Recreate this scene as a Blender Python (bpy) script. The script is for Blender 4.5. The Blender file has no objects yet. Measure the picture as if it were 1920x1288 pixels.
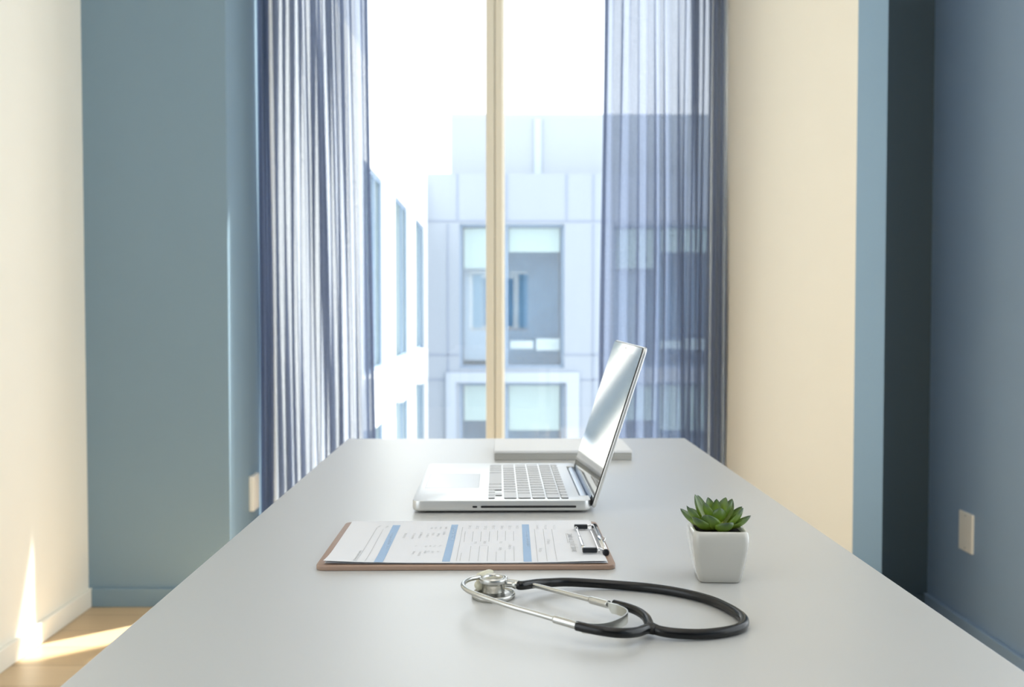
import bpy, bmesh, math, random
from mathutils import Vector, Matrix, Euler
random.seed(4)
S = bpy.context.scene
COL = S.collection

# ------------------------------------------------------------------ camera
F = 1900.0
CZ = 1.015
cd = bpy.data.cameras.new('camera'); cam = bpy.data.objects.new('camera', cd); COL.objects.link(cam)
cam.location = (0, 0, CZ)
cam.rotation_euler = (math.radians(90) - math.atan(63 / F), 0, -math.atan(26 / F))
cd.lens = F / 1920 * 36; cd.sensor_width = 36
cd.clip_start = .05; cd.clip_end = 300
cd.dof.use_dof = True; cd.dof.focus_distance = 1.03; cd.dof.aperture_fstop = 8.5
S.camera = cam
RM = cam.rotation_euler.to_matrix()

def ray(px, py):
    return RM @ Vector(((px - 960) / F, -(py - 644) / F, -1))
def W(px, py, z):
    d = ray(px, py); t = (z - CZ) / d.z
    return Vector((d.x * t, d.y * t, z))
def WY(px, py, Y):
    d = ray(px, py); t = Y / d.y
    return Vector((d.x * t, Y, CZ + d.z * t))

# ------------------------------------------------------------------ materials
def srgb(r, g, b):
    f = lambda c: (c / 255 / 12.92) if c / 255 <= .04045 else ((c / 255 + .055) / 1.055) ** 2.4
    return (f(r), f(g), f(b), 1)
def mat(name, col, rough=.5, metal=0, bump=0, bscale=200, var=0, vscale=6, ior=1.45, coat=0, crough=.03, spec=None):
    m = bpy.data.materials.new(name); m.use_nodes = True
    nt = m.node_tree; n = nt.nodes; l = nt.links
    b = n['Principled BSDF']
    b.inputs['Base Color'].default_value = col
    b.inputs['Roughness'].default_value = rough
    b.inputs['Metallic'].default_value = metal
    b.inputs['IOR'].default_value = ior
    if coat: b.inputs['Coat Weight'].default_value = coat; b.inputs['Coat Roughness'].default_value = crough
    if spec is not None: b.inputs['Specular IOR Level'].default_value = spec
    tc = n.new('ShaderNodeTexCoord')
    if bump:
        no = n.new('ShaderNodeTexNoise'); no.inputs['Scale'].default_value = bscale; no.inputs['Detail'].default_value = 4
        bp = n.new('ShaderNodeBump'); bp.inputs['Strength'].default_value = bump; bp.inputs['Distance'].default_value = .002
        l.new(tc.outputs['Object'], no.inputs['Vector']); l.new(no.outputs['Fac'], bp.inputs['Height']); l.new(bp.outputs['Normal'], b.inputs['Normal'])
    if var:
        no = n.new('ShaderNodeTexNoise'); no.inputs['Scale'].default_value = vscale; no.inputs['Detail'].default_value = 3
        mx = n.new('ShaderNodeMix'); mx.data_type = 'RGBA'
        mx.inputs['A'].default_value = tuple(c * (1 - var) for c in col[:3]) + (1,)
        mx.inputs['B'].default_value = tuple(min(1, c * (1 + var)) for c in col[:3]) + (1,)
        l.new(tc.outputs['Object'], no.inputs['Vector']); l.new(no.outputs['Fac'], mx.inputs['Factor']); l.new(mx.outputs['Result'], b.inputs['Base Color'])
    return m
M = {}
M['cream'] = mat('cream_paint', srgb(250, 247, 237), .75, bump=.05, var=.015)
M['cream_pier'] = mat('dimmed_cream_paint', srgb(237, 232, 219), .75, bump=.05, var=.015)  # wall cream darkened here to offset excess light on the pier
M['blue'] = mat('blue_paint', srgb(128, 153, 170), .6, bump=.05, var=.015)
M['blue_r'] = mat('lightened_slate_blue_paint', srgb(148, 172, 198), .6, bump=.05, var=.015)  # slate blue lightened to make up for weak light on the right wall
M['navy'] = mat('dark_navy', srgb(74, 92, 104), .7, bump=.05, var=.015)  # one even dark navy tone for recess wall and rear wall
M['white_paint'] = mat('white_paint', srgb(240, 240, 236), .7, bump=.03)
M['desk'] = mat('desk_laminate', srgb(186, 186, 184), .42, coat=.85, crough=.36, bump=.015, bscale=500, var=.006)
M['desk_leg'] = mat('desk_leg_metal', srgb(200, 202, 204), .35, .6)
M['frame'] = mat('window_frame_paint', srgb(226, 221, 206), .5)
M['seal'] = mat('window_seal', srgb(120, 116, 96), .6)
M['alu'] = mat('brushed_aluminium', srgb(222, 223, 222), .36, .75, bump=.02, bscale=900)
M['alu_dark'] = mat('hinge_aluminium', srgb(150, 162, 178), .28, .9)
M['key'] = mat('key_cap', srgb(212, 214, 218), .45)
M['key_side_shadow'] = mat('key_side_shadow', srgb(44, 48, 54), .6)  # dark colour paints the shadow on the sides of the keys
M['port'] = mat('port_black', srgb(28, 28, 30), .5)
M['pad'] = mat('trackpad', srgb(200, 201, 201), .28, .5)
M['groove'] = mat('trackpad_groove', srgb(190, 192, 193), .5)
M['bezel'] = mat('bezel_glass', srgb(95, 92, 84), .04, ior=1.6)
M['display'] = mat('display_glass', srgb(62, 64, 66), .05, ior=1.42)
M['lid_rim'] = mat('lid_rubber', srgb(40, 44, 50), .5)
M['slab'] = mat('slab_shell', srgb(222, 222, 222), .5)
M['slab_side'] = mat('slab_side', srgb(166, 165, 160), .5)  # side of the white box darkened, shade put into its colour
M['hardboard'] = mat('hardboard', srgb(160, 134, 117), .38, bump=.08, bscale=900, var=.06, vscale=60)
M['paper'] = mat('paper', srgb(218, 219, 223), .7)
M['bar'] = mat('ink_blue', srgb(152, 178, 208), .7)
M['ink'] = mat('ink_grey', srgb(186, 188, 190), .8)
M['ink_light'] = mat('ink_light', srgb(188, 210, 232), .8)
M['chrome'] = mat('chrome', srgb(225, 226, 228), .09, 1)
M['rubber'] = mat('black_rubber', srgb(22, 27, 34), .3)
M['tube'] = mat('tubing_black', srgb(9, 10, 12), .27, bump=.03, bscale=300)
M['steel'] = mat('satin_steel', srgb(200, 200, 196), .27, 1)
M['spring'] = mat('spring_steel', srgb(198, 198, 190), .3, 1)
M['eartip'] = mat('ear_tip_vinyl', srgb(206, 202, 180), .4)
M['membrane'] = mat('membrane', srgb(196, 194, 178), .3)
M['ceramic'] = mat('glazed_ceramic', srgb(190, 188, 181), .16, coat=.4)
M['soil'] = mat('soil', srgb(42, 36, 28), .95, bump=1, bscale=400, var=.4, vscale=300)
M['plastic'] = mat('outlet_plastic', srgb(248, 244, 234), .4)
M['concrete'] = mat('pale_cladding', srgb(162, 171, 184), .7, var=.04, vscale=.4)
M['concrete2'] = mat('roof_cladding', srgb(170, 177, 184), .7, var=.03, vscale=.4)
M['joint'] = mat('cladding_joint', srgb(148, 158, 178), .8)
M['render'] = mat('white_render', srgb(235, 235, 230), .8)
M['winframe'] = mat('grey_window_frame', srgb(150, 168, 190), .5)  # frame tone lightened so the outdoor haze sits in the colour
M['blind'] = mat('roller_blind', srgb(196, 207, 202), .8)
M['pale_trim'] = mat('pale_trim', srgb(180, 190, 204), .7)
M['room_dark'] = mat('office_interior', srgb(122, 156, 186), .8, var=.2, vscale=1.5)  # interior lightened too, with the haze put into its colour
M['room_pale'] = mat('pale_interior', srgb(190, 208, 222), .8)
M['desk_far'] = mat('office_furniture', srgb(225, 230, 230), .7)
M['ground'] = mat('paving', srgb(150, 152, 154), .9, var=.05, vscale=.5)

def floor_mat():
    m = mat('oak_planks', srgb(214, 186, 146), .35)
    nt = m.node_tree; n = nt.nodes; l = nt.links; b = n['Principled BSDF']
    tc = n.new('ShaderNodeTexCoord'); mp = n.new('ShaderNodeMapping')
    br = n.new('ShaderNodeTexBrick')
    br.inputs['Scale'].default_value = 1; br.inputs['Brick Width'].default_value = 1.6; br.inputs['Row Height'].default_value = .16
    br.inputs['Mortar Size'].default_value = .0015; br.offset = .37
    br.inputs['Color1'].default_value = srgb(222, 196, 158); br.inputs['Color2'].default_value = srgb(208, 180, 140)
    br.inputs['Mortar'].default_value = srgb(160, 130, 95)
    no = n.new('ShaderNodeTexNoise'); no.inputs['Scale'].default_value = 1; no.inputs['Detail'].default_value = 6
    mp2 = n.new('ShaderNodeMapping'); mp2.inputs['Scale'].default_value = (4, 90, 1)
    mx = n.new('ShaderNodeMix'); mx.data_type = 'RGBA'; mx.blend_type = 'MULTIPLY'; mx.inputs['Factor'].default_value = .35
    cr = n.new('ShaderNodeValToRGB'); cr.color_ramp.elements[0].color = (.6, .52, .42, 1); cr.color_ramp.elements[0].position = .3
    l.new(tc.outputs['Object'], br.inputs['Vector'])
    l.new(tc.outputs['Object'], mp2.inputs['Vector']); l.new(mp2.outputs['Vector'], no.inputs['Vector']); l.new(no.outputs['Fac'], cr.inputs['Fac'])
    l.new(br.outputs['Color'], mx.inputs['A']); l.new(cr.outputs['Color'], mx.inputs['B']); l.new(mx.outputs['Result'], b.inputs['Base Color'])
    return m
M['floor'] = floor_mat()

def glass_mat(name, tint=(1, 1, 1, 1), refl=.05):
    m = bpy.data.materials.new(name); m.use_nodes = True
    nt = m.node_tree; n = nt.nodes; l = nt.links; n.clear()
    o = n.new('ShaderNodeOutputMaterial'); t = n.new('ShaderNodeBsdfTransparent'); g = n.new('ShaderNodeBsdfGlossy'); mx = n.new('ShaderNodeMixShader')
    t.inputs['Color'].default_value = tint; g.inputs['Roughness'].default_value = .01
    mx.inputs['Fac'].default_value = refl
    l.new(t.outputs[0], mx.inputs[1]); l.new(g.outputs[0], mx.inputs[2]); l.new(mx.outputs[0], o.inputs[0])
    return m
M['glass'] = glass_mat('window_glass', (.99, 1, 1, 1), .04)
M['glass_far'] = glass_mat('office_glass', (.92, .96, .98, 1), .08)

def sheer_mat():
    m = bpy.data.materials.new('sheer_voile'); m.use_nodes = True
    nt = m.node_tree; n = nt.nodes; l = nt.links; n.clear()
    o = n.new('ShaderNodeOutputMaterial')
    tr = n.new('ShaderNodeBsdfTransparent'); tr.inputs['Color'].default_value = (.93, .96, 1, 1)
    di = n.new('ShaderNodeBsdfDiffuse'); di.inputs['Color'].default_value = srgb(126, 139, 166)
    tl = n.new('ShaderNodeBsdfTranslucent'); tl.inputs['Color'].default_value = srgb(126, 139, 166)
    m1 = n.new('ShaderNodeMixShader'); m1.inputs['Fac'].default_value = .45
    m2 = n.new('ShaderNodeMixShader')
    # woven density: thread noise varies how open the weave is
    tc = n.new('ShaderNodeTexCoord'); mp = n.new('ShaderNodeMapping'); mp.inputs['Scale'].default_value = (60, 60, 14)
    no = n.new('ShaderNodeTexNoise'); no.inputs['Scale'].default_value = 6; no.inputs['Detail'].default_value = 5
    mr = n.new('ShaderNodeMapRange'); mr.inputs['From Min'].default_value = .3; mr.inputs['From Max'].default_value = .7
    mr.inputs['To Min'].default_value = .66; mr.inputs['To Max'].default_value = .80
    l.new(tc.outputs['Object'], mp.inputs['Vector']); l.new(mp.outputs['Vector'], no.inputs['Vector']); l.new(no.outputs['Fac'], mr.inputs['Value'])
    l.new(mr.outputs['Result'], m2.inputs['Fac'])
    l.new(di.outputs[0], m1.inputs[1]); l.new(tl.outputs[0], m1.inputs[2])
    l.new(tr.outputs[0], m2.inputs[1]); l.new(m1.outputs[0], m2.inputs[2]); l.new(m2.outputs[0], o.inputs[0])
    return m
M['sheer'] = sheer_mat()

def leaf_mat():
    m = mat('succulent_leaf', srgb(90, 125, 60), .38)
    nt = m.node_tree; n = nt.nodes; l = nt.links; b = n['Principled BSDF']
    at = n.new('ShaderNodeAttribute'); at.attribute_name = 'along'
    cr = n.new('ShaderNodeValToRGB'); e = cr.color_ramp.elements
    e[0].position = 0; e[0].color = srgb(178, 190, 50); e[1].position = 1; e[1].color = srgb(58, 70, 66)
    x = e.new(.45); x.color = srgb(118, 146, 50); x = e.new(.8); x.color = srgb(76, 100, 56)
    tc = n.new('ShaderNodeTexCoord'); no = n.new('ShaderNodeTexNoise'); no.inputs['Scale'].default_value = 120; no.inputs['Detail'].default_value = 3
    ad = n.new('ShaderNodeMath'); ad.operation = 'MULTIPLY_ADD'; ad.inputs[1].default_value = .3; 
    sb = n.new('ShaderNodeMath'); sb.operation = 'SUBTRACT'; sb.inputs[1].default_value = .15
    l.new(tc.outputs['Object'], no.inputs['Vector']); l.new(no.outputs['Fac'], ad.inputs[0]); l.new(at.outputs['Fac'], ad.inputs[2])
    l.new(ad.outputs[0], sb.inputs[0]); l.new(sb.outputs[0], cr.inputs['Fac']); l.new(cr.outputs['Color'], b.inputs['Base Color'])
    return m
M['leaf'] = leaf_mat()

# ------------------------------------------------------------------ mesh helpers
class MB:
    def __init__(s): s.bm = bmesh.new(); s.mats = []
    def mi(s, m):
        if m not in s.mats: s.mats.append(m)
        return s.mats.index(m)
    def box(s, x0, x1, y0, y1, z0, z1, m=None, bevel=0, seg=2, xf=None):
        t = bmesh.new()
        bmesh.ops.create_cube(t, size=1)
        for v in t.verts:
            v.co = Vector((x0 + (v.co.x + .5) * (x1 - x0), y0 + (v.co.y + .5) * (y1 - y0), z0 + (v.co.z + .5) * (z1 - z0)))
        if bevel: bmesh.ops.bevel(t, geom=t.edges[:], offset=bevel, segments=seg, profile=.5, affect='EDGES')
        s.join(t, m, xf)
    def join(s, t, m, xf=None, smooth=False):
        i = s.mi(m)
        if xf is not None: bmesh.ops.transform(t, matrix=xf, verts=t.verts[:])
        mp = {}
        for v in t.verts: mp[v] = s.bm.verts.new(v.co)
        for f in t.faces:
            try: nf = s.bm.faces.new([mp[v] for v in f.verts]); nf.material_index = i; nf.smooth = smooth or f.smooth
            except ValueError: pass
        t.free()
    def prism(s, pts, z0, z1, m=None, bevel=0, seg=3, xf=None):
        t = bmesh.new()
        vs = [t.verts.new((p[0], p[1], z0)) for p in pts]
        f = t.faces.new(vs)
        r = bmesh.ops.extrude_face_region(t, geom=[f])
        top = [v for v in r['geom'] if isinstance(v, bmesh.types.BMVert)]
        for v in top: v.co.z = z1
        bmesh.ops.recalc_face_normals(t, faces=t.faces[:])
        if bevel:
            ed = [e for e in t.edges if abs(e.verts[0].co.z - e.verts[1].co.z) < 1e-9]
            bmesh.ops.bevel(t, geom=ed, offset=bevel, segments=seg, profile=.5, affect='EDGES')
        s.join(t, m, xf)
    def tube(s, path, rad, m=None, n=16, sub=8, caps=True, flat=None):
        P = smooth_path(path, sub) if sub > 1 else [Vector(p) for p in path]
        N = len(P)
        R = rad if callable(rad) else (lambda u: rad)
        i = s.mi(m); rings = []
        up = Vector((0, 0, 1))
        for k in range(N):
            t = (P[min(k + 1, N - 1)] - P[max(k - 1, 0)]).normalized()
            a = up - t * up.dot(t)
            if a.length < 1e-4: a = Vector((1, 0, 0)) - t * t.x
            a.normalize(); b = t.cross(a)
            r = R(k / (N - 1))
            fx = flat if flat else 1
            rings.append([s.bm.verts.new(P[k] + (a * math.cos(q) * r + b * math.sin(q) * r * fx)) for q in [2 * math.pi * j / n for j in range(n)]])
        for k in range(N - 1):
            for j in range(n):
                f = s.bm.faces.new((rings[k][j], rings[k][(j + 1) % n], rings[k + 1][(j + 1) % n], rings[k + 1][j])); f.material_index = i; f.smooth = True
        if caps:
            for q in (rings[0][::-1], rings[-1]):
                f = s.bm.faces.new(q); f.material_index = i
    def lathe(s, prof, c=(0, 0, 0), m=None, n=48, axis=None, smooth=True):
        i = s.mi(m); rings = []
        q = Vector((0, 0, 1)).rotation_difference(Vector(axis)) if axis else None
        c = Vector(c)
        for r, z in prof:
            rg = []
            for j in range(n):
                a = 2 * math.pi * j / n
                v = Vector((r * math.cos(a), r * math.sin(a), z))
                if q: v = q @ v
                rg.append(s.bm.verts.new(c + v))
            rings.append(rg)
        for k in range(len(prof) - 1):
            for j in range(n):
                f = s.bm.faces.new((rings[k][j], rings[k][(j + 1) % n], rings[k + 1][(j + 1) % n], rings[k + 1][j])); f.material_index = i; f.smooth = smooth
        for q2 in (rings[0][::-1], rings[-1]):
            f = s.bm.faces.new(q2); f.material_index = i
    def quad(s, pts, m=None):
        f = s.bm.faces.new([s.bm.verts.new(p) for p in pts]); f.material_index = s.mi(m)
    def build(s, name, m=None, parent=None, kind=None, origin=None, autosmooth=None):
        me = bpy.data.meshes.new(name)
        bmesh.ops.recalc_face_normals(s.bm, faces=s.bm.faces[:])
        o = bpy.data.objects.new(name, me); COL.objects.link(o)
        if parent is not None:
            o.parent = parent; off = parent['_o']
            bmesh.ops.translate(s.bm, verts=s.bm.verts[:], vec=-Vector(off))
            o['_o'] = off
        elif origin is not None:
            bmesh.ops.translate(s.bm, verts=s.bm.verts[:], vec=-Vector(origin)); o.location = origin; o['_o'] = tuple(origin)
        else: o['_o'] = (0., 0., 0.)
        s.bm.to_mesh(me); s.bm.free()
        for q in s.mats: me.materials.append(M[q] if q else M[m])
        if autosmooth:
            for p in me.polygons: p.use_smooth = True
            me.set_sharp_from_angle(angle=math.radians(autosmooth))
        if kind: o['kind'] = kind
        return o
def smooth_path(pts, sub):
    P = [Vector(p) for p in pts]; out = []
    for i in range(len(P) - 1):
        p0 = P[max(i - 1, 0)]; p1 = P[i]; p2 = P[i + 1]; p3 = P[min(i + 2, len(P) - 1)]
        for k in range(sub):
            t = k / sub
            out.append(.5 * ((2 * p1) + (p2 - p0) * t + (2 * p0 - 5 * p1 + 4 * p2 - p3) * t * t + (3 * p1 - p0 - 3 * p2 + p3) * t ** 3))
    out.append(P[-1]); return out
def rrect(x0, x1, y0, y1, r, n=6):
    o = []
    for cx, cy, a in ((x1 - r, y0 + r, -90), (x1 - r, y1 - r, 0), (x0 + r, y1 - r, 90), (x0 + r, y0 + r, 180)):
        for k in range(n + 1):
            q = math.radians(a + 90 * k / n); o.append((cx + r * math.cos(q), cy + r * math.sin(q)))
    return o
def thing(name, label, cat, loc, group=None):
    o = bpy.data.objects.new(name, None); COL.objects.link(o); o.location = loc; o.empty_display_size = .05
    o['_o'] = tuple(loc); return tag(o, label, cat, group)
def tag(o, label, cat, group=None):
    o['label'] = label; o['category'] = cat
    if group: o['group'] = group
    return o
def sbox(name, m, *a, **k):
    b = MB(); b.box(*a, m=m, **k); return b.build(name, kind='structure')

# ------------------------------------------------------------------ the room
XL, XR = -1.402, 1.443          # side walls
YB = 3.46                       # blue wall left of the window
WX0, WX1 = -.918, .871          # window bay
WY_ = 3.97                      # window plane
YN = -2.6                       # wall behind the camera
H = 3.0; HEAD = 2.80
sbox('floor', 'floor', XL - .2, XR + .2, YN - .2, WY_ + .15, -.12, 0)
sbox('ceiling', 'white_paint', XL - .2, XR + .2, YN - .2, WY_ + .15, H, H + .15)
# unseen windows added to both long walls to fill the room with daylight
SZ0, SZ1 = .2, 2.7
SPL = (-1.5, .7); SPR = (-.1, 2.6)
for nm, m, x0, x1, ye, (SY0, SY1) in (('wall_left', 'cream', XL - .2, XL, WY_ + .1, SPL), ('wall_right', 'blue_r', XR, XR + .2, 4.1, SPR)):
    b = MB()
    for (y0, y1, z0, z1) in ((YN - .2, SY0, 0, H), (SY1, ye, 0, H), (SY0, SY1, 0, SZ0), (SY0, SY1, SZ1, H)): b.box(x0, x1, y0, y1, z0, z1, m=m)
    b.build(nm, kind='structure')
for nm, x0, (SY0, SY1) in (('added_window_left', XL - .14, SPL), ('added_window_right', XR + .08, SPR)):
    b = MB()
    for k in range(3): yy = SY0 + (SY1 - SY0 - .05) * k / 2; b.box(x0, x0 + .06, yy, yy + .05, SZ0, SZ1, m='frame')
    for z in (SZ0, SZ1 - .05): b.box(x0, x0 + .06, SY0, SY1, z, z + .05, m='frame')
    w_ = b.build(nm, kind='structure')
    b = MB(); b.box(x0 + .027, x0 + .033, SY0 + .02, SY1 - .02, SZ0 + .02, SZ1 - .02, m='glass'); b.build('added_window_pane', parent=w_)
sbox('wall_front_left', 'blue', XL, WX0, YB, WY_ + .12, 0, H)
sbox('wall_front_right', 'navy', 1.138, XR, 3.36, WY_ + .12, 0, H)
# pier beside the window: cream splay inside the bay, blue on its narrow end
b = MB()
b.prism([(WX1, WY_ + .12), (WX1, 3.86), (1.05, 2.969), (1.138, 2.969), (1.138, WY_ + .12)], 0, H, m='cream_pier')
o = b.build('wall_pier')
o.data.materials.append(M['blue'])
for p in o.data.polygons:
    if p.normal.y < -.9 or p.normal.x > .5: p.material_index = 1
o['kind'] = 'structure'
sbox('wall_lintel', 'white_paint', WX0, WX1, WY_ - .05, WY_ + .12, HEAD, H)
sbox('wall_back', 'navy', XL, XR, YN - .2, YN, 0, H)  # unseen wall given a dark colour to cut light bounced onto the desk
# baseboards
BH = .064; BT = .014
def bboard(name, m, x0, x1, y0, y1):
    b = MB(); b.box(x0, x1, y0, y1, 0, BH, m=m, bevel=.003); b.build(name, kind='structure')
bboard('baseboard_left', 'cream', XL, XL + BT, YN, YB)
bboard('baseboard_front_left', 'blue', XL + BT, WX0, YB - BT, YB)
bboard('baseboard_right', 'blue_r', XR - BT, XR, YN, 3.36)
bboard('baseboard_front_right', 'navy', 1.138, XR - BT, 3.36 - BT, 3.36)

# window: outer frame, centre mullion in two leaves, panes
b = MB()
zb = .10
b.box(WX0, WX1, WY_ - .03, WY_ + .05, 0, zb, m='frame')
b.box(WX0, WX1, WY_ - .03, WY_ + .05, HEAD - .07, HEAD, m='frame')
b.box(WX0, WX0 + .04, WY_ - .03, WY_ + .05, zb, HEAD - .07, m='frame')
b.box(WX1 - .04, WX1, WY_ - .03, WY_ + .05, zb, HEAD - .07, m='frame')
win = b.build('window_1', kind='structure')
b = MB()
b.box(-.047, -.0145, WY_ - .05, WY_ + .04, zb, HEAD - .07, m='frame', bevel=.003)
b.box(-.0125, .017, WY_ - .042, WY_ + .04, zb, HEAD - .07, m='frame', bevel=.003)
b.box(-.0145, -.0125, WY_ - .035, WY_ + .03, zb, HEAD - .07, m='seal')
b.box(.017, .026, WY_ + .0, WY_ + .04, zb, HEAD - .07, m='white_paint')
b.build('mullion', parent=win)
b = MB(); b.box(WX0 + .04, -.047, WY_ + .008, WY_ + .014, zb, HEAD - .07, m='glass'); b.build('pane', parent=win)
b = MB(); b.box(.026, WX1 - .04, WY_ + .008, WY_ + .014, zb, HEAD - .07, m='glass'); b.build('pane', parent=win)

# ceiling panels added as fill light, above the frame
M['fill_lamp'] = bpy.data.materials.new('fill_light_diffuser'); M['fill_lamp'].use_nodes = True
nb = M['fill_lamp'].node_tree.nodes['Principled BSDF']
nb.inputs['Emission Color'].default_value = (1, .985, .96, 1); nb.inputs['Emission Strength'].default_value = .9
for (x, y) in ((0, -1.8), (0, -.5), (0, .8)):
    t = thing('added_ceiling_light', 'flush square ceiling panel added for fill light, ' + ('nearest the window, over the desk' if y > 0 else 'in the middle of the three' if y > -1 else 'nearest the rear wall'), 'ceiling light', (x, y, H - .04), 'added fill light panels')
    b = MB(); b.box(x - .42, x + .42, y - .42, y + .42, H - .035, H, m='desk_leg', bevel=.004); b.build('housing', parent=t)
    b = MB(); b.box(x - .4, x + .4, y - .4, y + .4, H - .04, H - .036, m='fill_lamp'); b.build('diffuser', parent=t)

# ------------------------------------------------------------------ curtains
def curtain(name, label, x0, x1, nf, wfun, amp, y0, seed, flare, skew):
    rnd = random.Random(seed)
    NU = nf * 22; NV = 46
    # fold widths
    ws = [wfun((i + .5) / nf) * rnd.uniform(.7, 1.35) for i in range(nf)]
    s_ = sum(ws); ws = [w / s_ for w in ws]
    cum = [0]
    for w in ws: cum.append(cum[-1] + w)
    amps = [amp * rnd.uniform(.55, 1.25) for _ in range(nf)]
    ohs = [rnd.uniform(.35, 1.0) * (.6 if wfun((i + .5) / nf) > 1.5 else 1.1) for i in range(nf)]
    ph = [rnd.uniform(-1, 1) for _ in range(nf)]
    bm = bmesh.new(); grid = []
    for j in range(NV + 1):
        v = j / NV; z = .015 + v * (2.74 - .015)
        row = []
        for i in range(NU + 1):
            f = i / NU * nf; k = min(int(f), nf - 1); t = f - k
            def lerp(a):
                k2 = min(k + 1, nf - 1); e = t * t * (3 - 2 * t)
                return a[k] * (1 - e) + a[k2] * e
            a_ = lerp(amps); oh = lerp(ohs); pp = lerp(ph)
            u = cum[k] + t * ws[k]; W_ = ws[k] * (x1 - x0)
            grow = 1 + .25 * math.sin(3.1 * z + pp * 3)
            phs = 2 * math.pi * t
            x = x0 + u * (x1 - x0) - oh * .30 * W_ * math.sin(2 * phs) * grow
            x += .006 * math.sin(2.1 * z + 4 * pp + u * 5) * (1 - abs(2 * u - 1)) + skew(u, z)
            y = y0 + a_ * math.sin(phs) * grow + .35 * a_ * math.sin(1.7 * z + 9 * u)
            row.append(bm.verts.new((min(max(x, WX0 + .004), WX1 - .004), y, z)))
        grid.append(row)
    for j in range(NV):
        for i in range(NU):
            f = bm.faces.new((grid[j][i], grid[j][i + 1], grid[j + 1][i + 1], grid[j + 1][i])); f.smooth = True
    # turned side hem on the inner edge
    me = bpy.data.meshes.new(name); bm.to_mesh(me); bm.free()
    o = bpy.data.objects.new(name, me); COL.objects.link(o); me.materials.append(M['sheer']); o['_o'] = (0., 0., 0.)
    tag(o, label, 'curtain')
    side = 1 if flare > 0 else -1
    xe = x1 if side > 0 else x0
    ue = 1 if side > 0 else 0
    b = MB(); i_ = b.mi('sheer')
    for lay in range(2):
        prev = None
        for j in range(NV + 1):
            src = grid_edge(me, NU, NV, j, side)
            p = Vector(src); q = p + Vector((-side * .013, (-.004 - .004 * lay), 0))
            a = b.bm.verts.new(p); c = b.bm.verts.new(q)
            if prev: f = b.bm.faces.new((prev[0], prev[1], c, a)); f.smooth = True
            prev = (a, c)
    b.build('side_hem', parent=o)
    # heading tape and gliders
    b = MB(); b.box(x0, x1, y0 - .03, y0 + .03, 2.735, 2.745, m='white_paint'); b.build('heading_tape', parent=o)
    return o
def grid_edge(me, NU, NV, j, side):
    i = NU if side > 0 else 0
    return me.vertices[j * (NU + 1) + i].co
curtain('sheer_curtain', 'sheer blue-grey curtain gathered at the left side of the tall window', -.908, -.492, 14,
        lambda u: 1.0 if u < .78 else 1.5, .030, 3.868, 11, 1, lambda u, z: .030 * u * (1 - z / 2.2) if z < 2.2 else 0)
curtain('sheer_curtain', 'sheer blue-grey curtain gathered at the right side of the tall window', .405, .865, 13,
        lambda u: 2.0 if u < .4 else 1.0, .030, 3.868, 23, -1, lambda u, z: -.022 * (1 - u) * (1 - z / 2.2) if z < 2.2 else 0)

# ------------------------------------------------------------------ wall plates
t = thing('outlet_box', 'cream surface-mounted outlet box on the bay wall beside the left curtain', 'outlet', (WX0, 3.77, .27))
b = MB(); b.box(WX0, WX0 + .018, 3.725, 3.812, .272, .402, m='plastic', bevel=.003); b.build('cover', parent=t)
b = MB()
pass; b.box(WX0 + .018, WX0 + .0186, 3.745, 3.792, .292, .382, m='plastic', bevel=.0002)
b.build('face_plate', parent=t)
t = thing('outlet_plate', 'white blank plate on the slate blue right wall', 'outlet', (XR, 3.08, .27))
b = MB(); b.box(XR - .008, XR, 3.03, 3.12, .272, .394, m='plastic', bevel=.003); b.build('cover', parent=t)
for z in (.283, .383):
    b = MB(); b.lathe([(.0025, 0), (.0025, .0006), (.001, .0009)], (XR - .008, 3.075, z), m='slab_side', n=12, axis=(-1, 0, 0)); b.build('screw', parent=t)

# ------------------------------------------------------------------ desk
ZT = .75
t = thing('desk', 'long white laminate desk running from the camera towards the window', 'desk', (.038, 1.2, 0))
A = (-.309, .386); Y0, Y1 = .30, 2.083
b = MB(); b.box(A[0], A[1], Y0, Y1, ZT - .028, ZT, m='desk', bevel=.0012); b.build('desktop', parent=t)
for x in (A[0] + .03, A[1] - .08):
    for y in (Y0 + .04, Y1 - .09):
        b = MB(); b.box(x, x + .05, y, y + .05, 0, ZT - .028, m='desk_leg', bevel=.003); b.build('leg', parent=t)
for y in (Y0 + .05, Y1 - .08):
    b = MB(); b.box(A[0] + .08, A[1] - .08, y, y + .03, ZT - .07, ZT - .028, m='desk_leg'); b.build('crossbar', parent=t)

# ------------------------------------------------------------------ white slab box
t = thing('slim_box', 'slim white rectangular box lying behind the laptop at the far end of the desk', 'box', (.115, 1.86, ZT))
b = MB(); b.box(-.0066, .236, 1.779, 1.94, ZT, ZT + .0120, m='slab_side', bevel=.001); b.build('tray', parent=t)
b = MB(); b.box(-.0070, .2364, 1.7786, 1.9404, ZT + .0122, ZT + .0175, m='slab', bevel=.0012); b.build('lid', parent=t)

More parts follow.
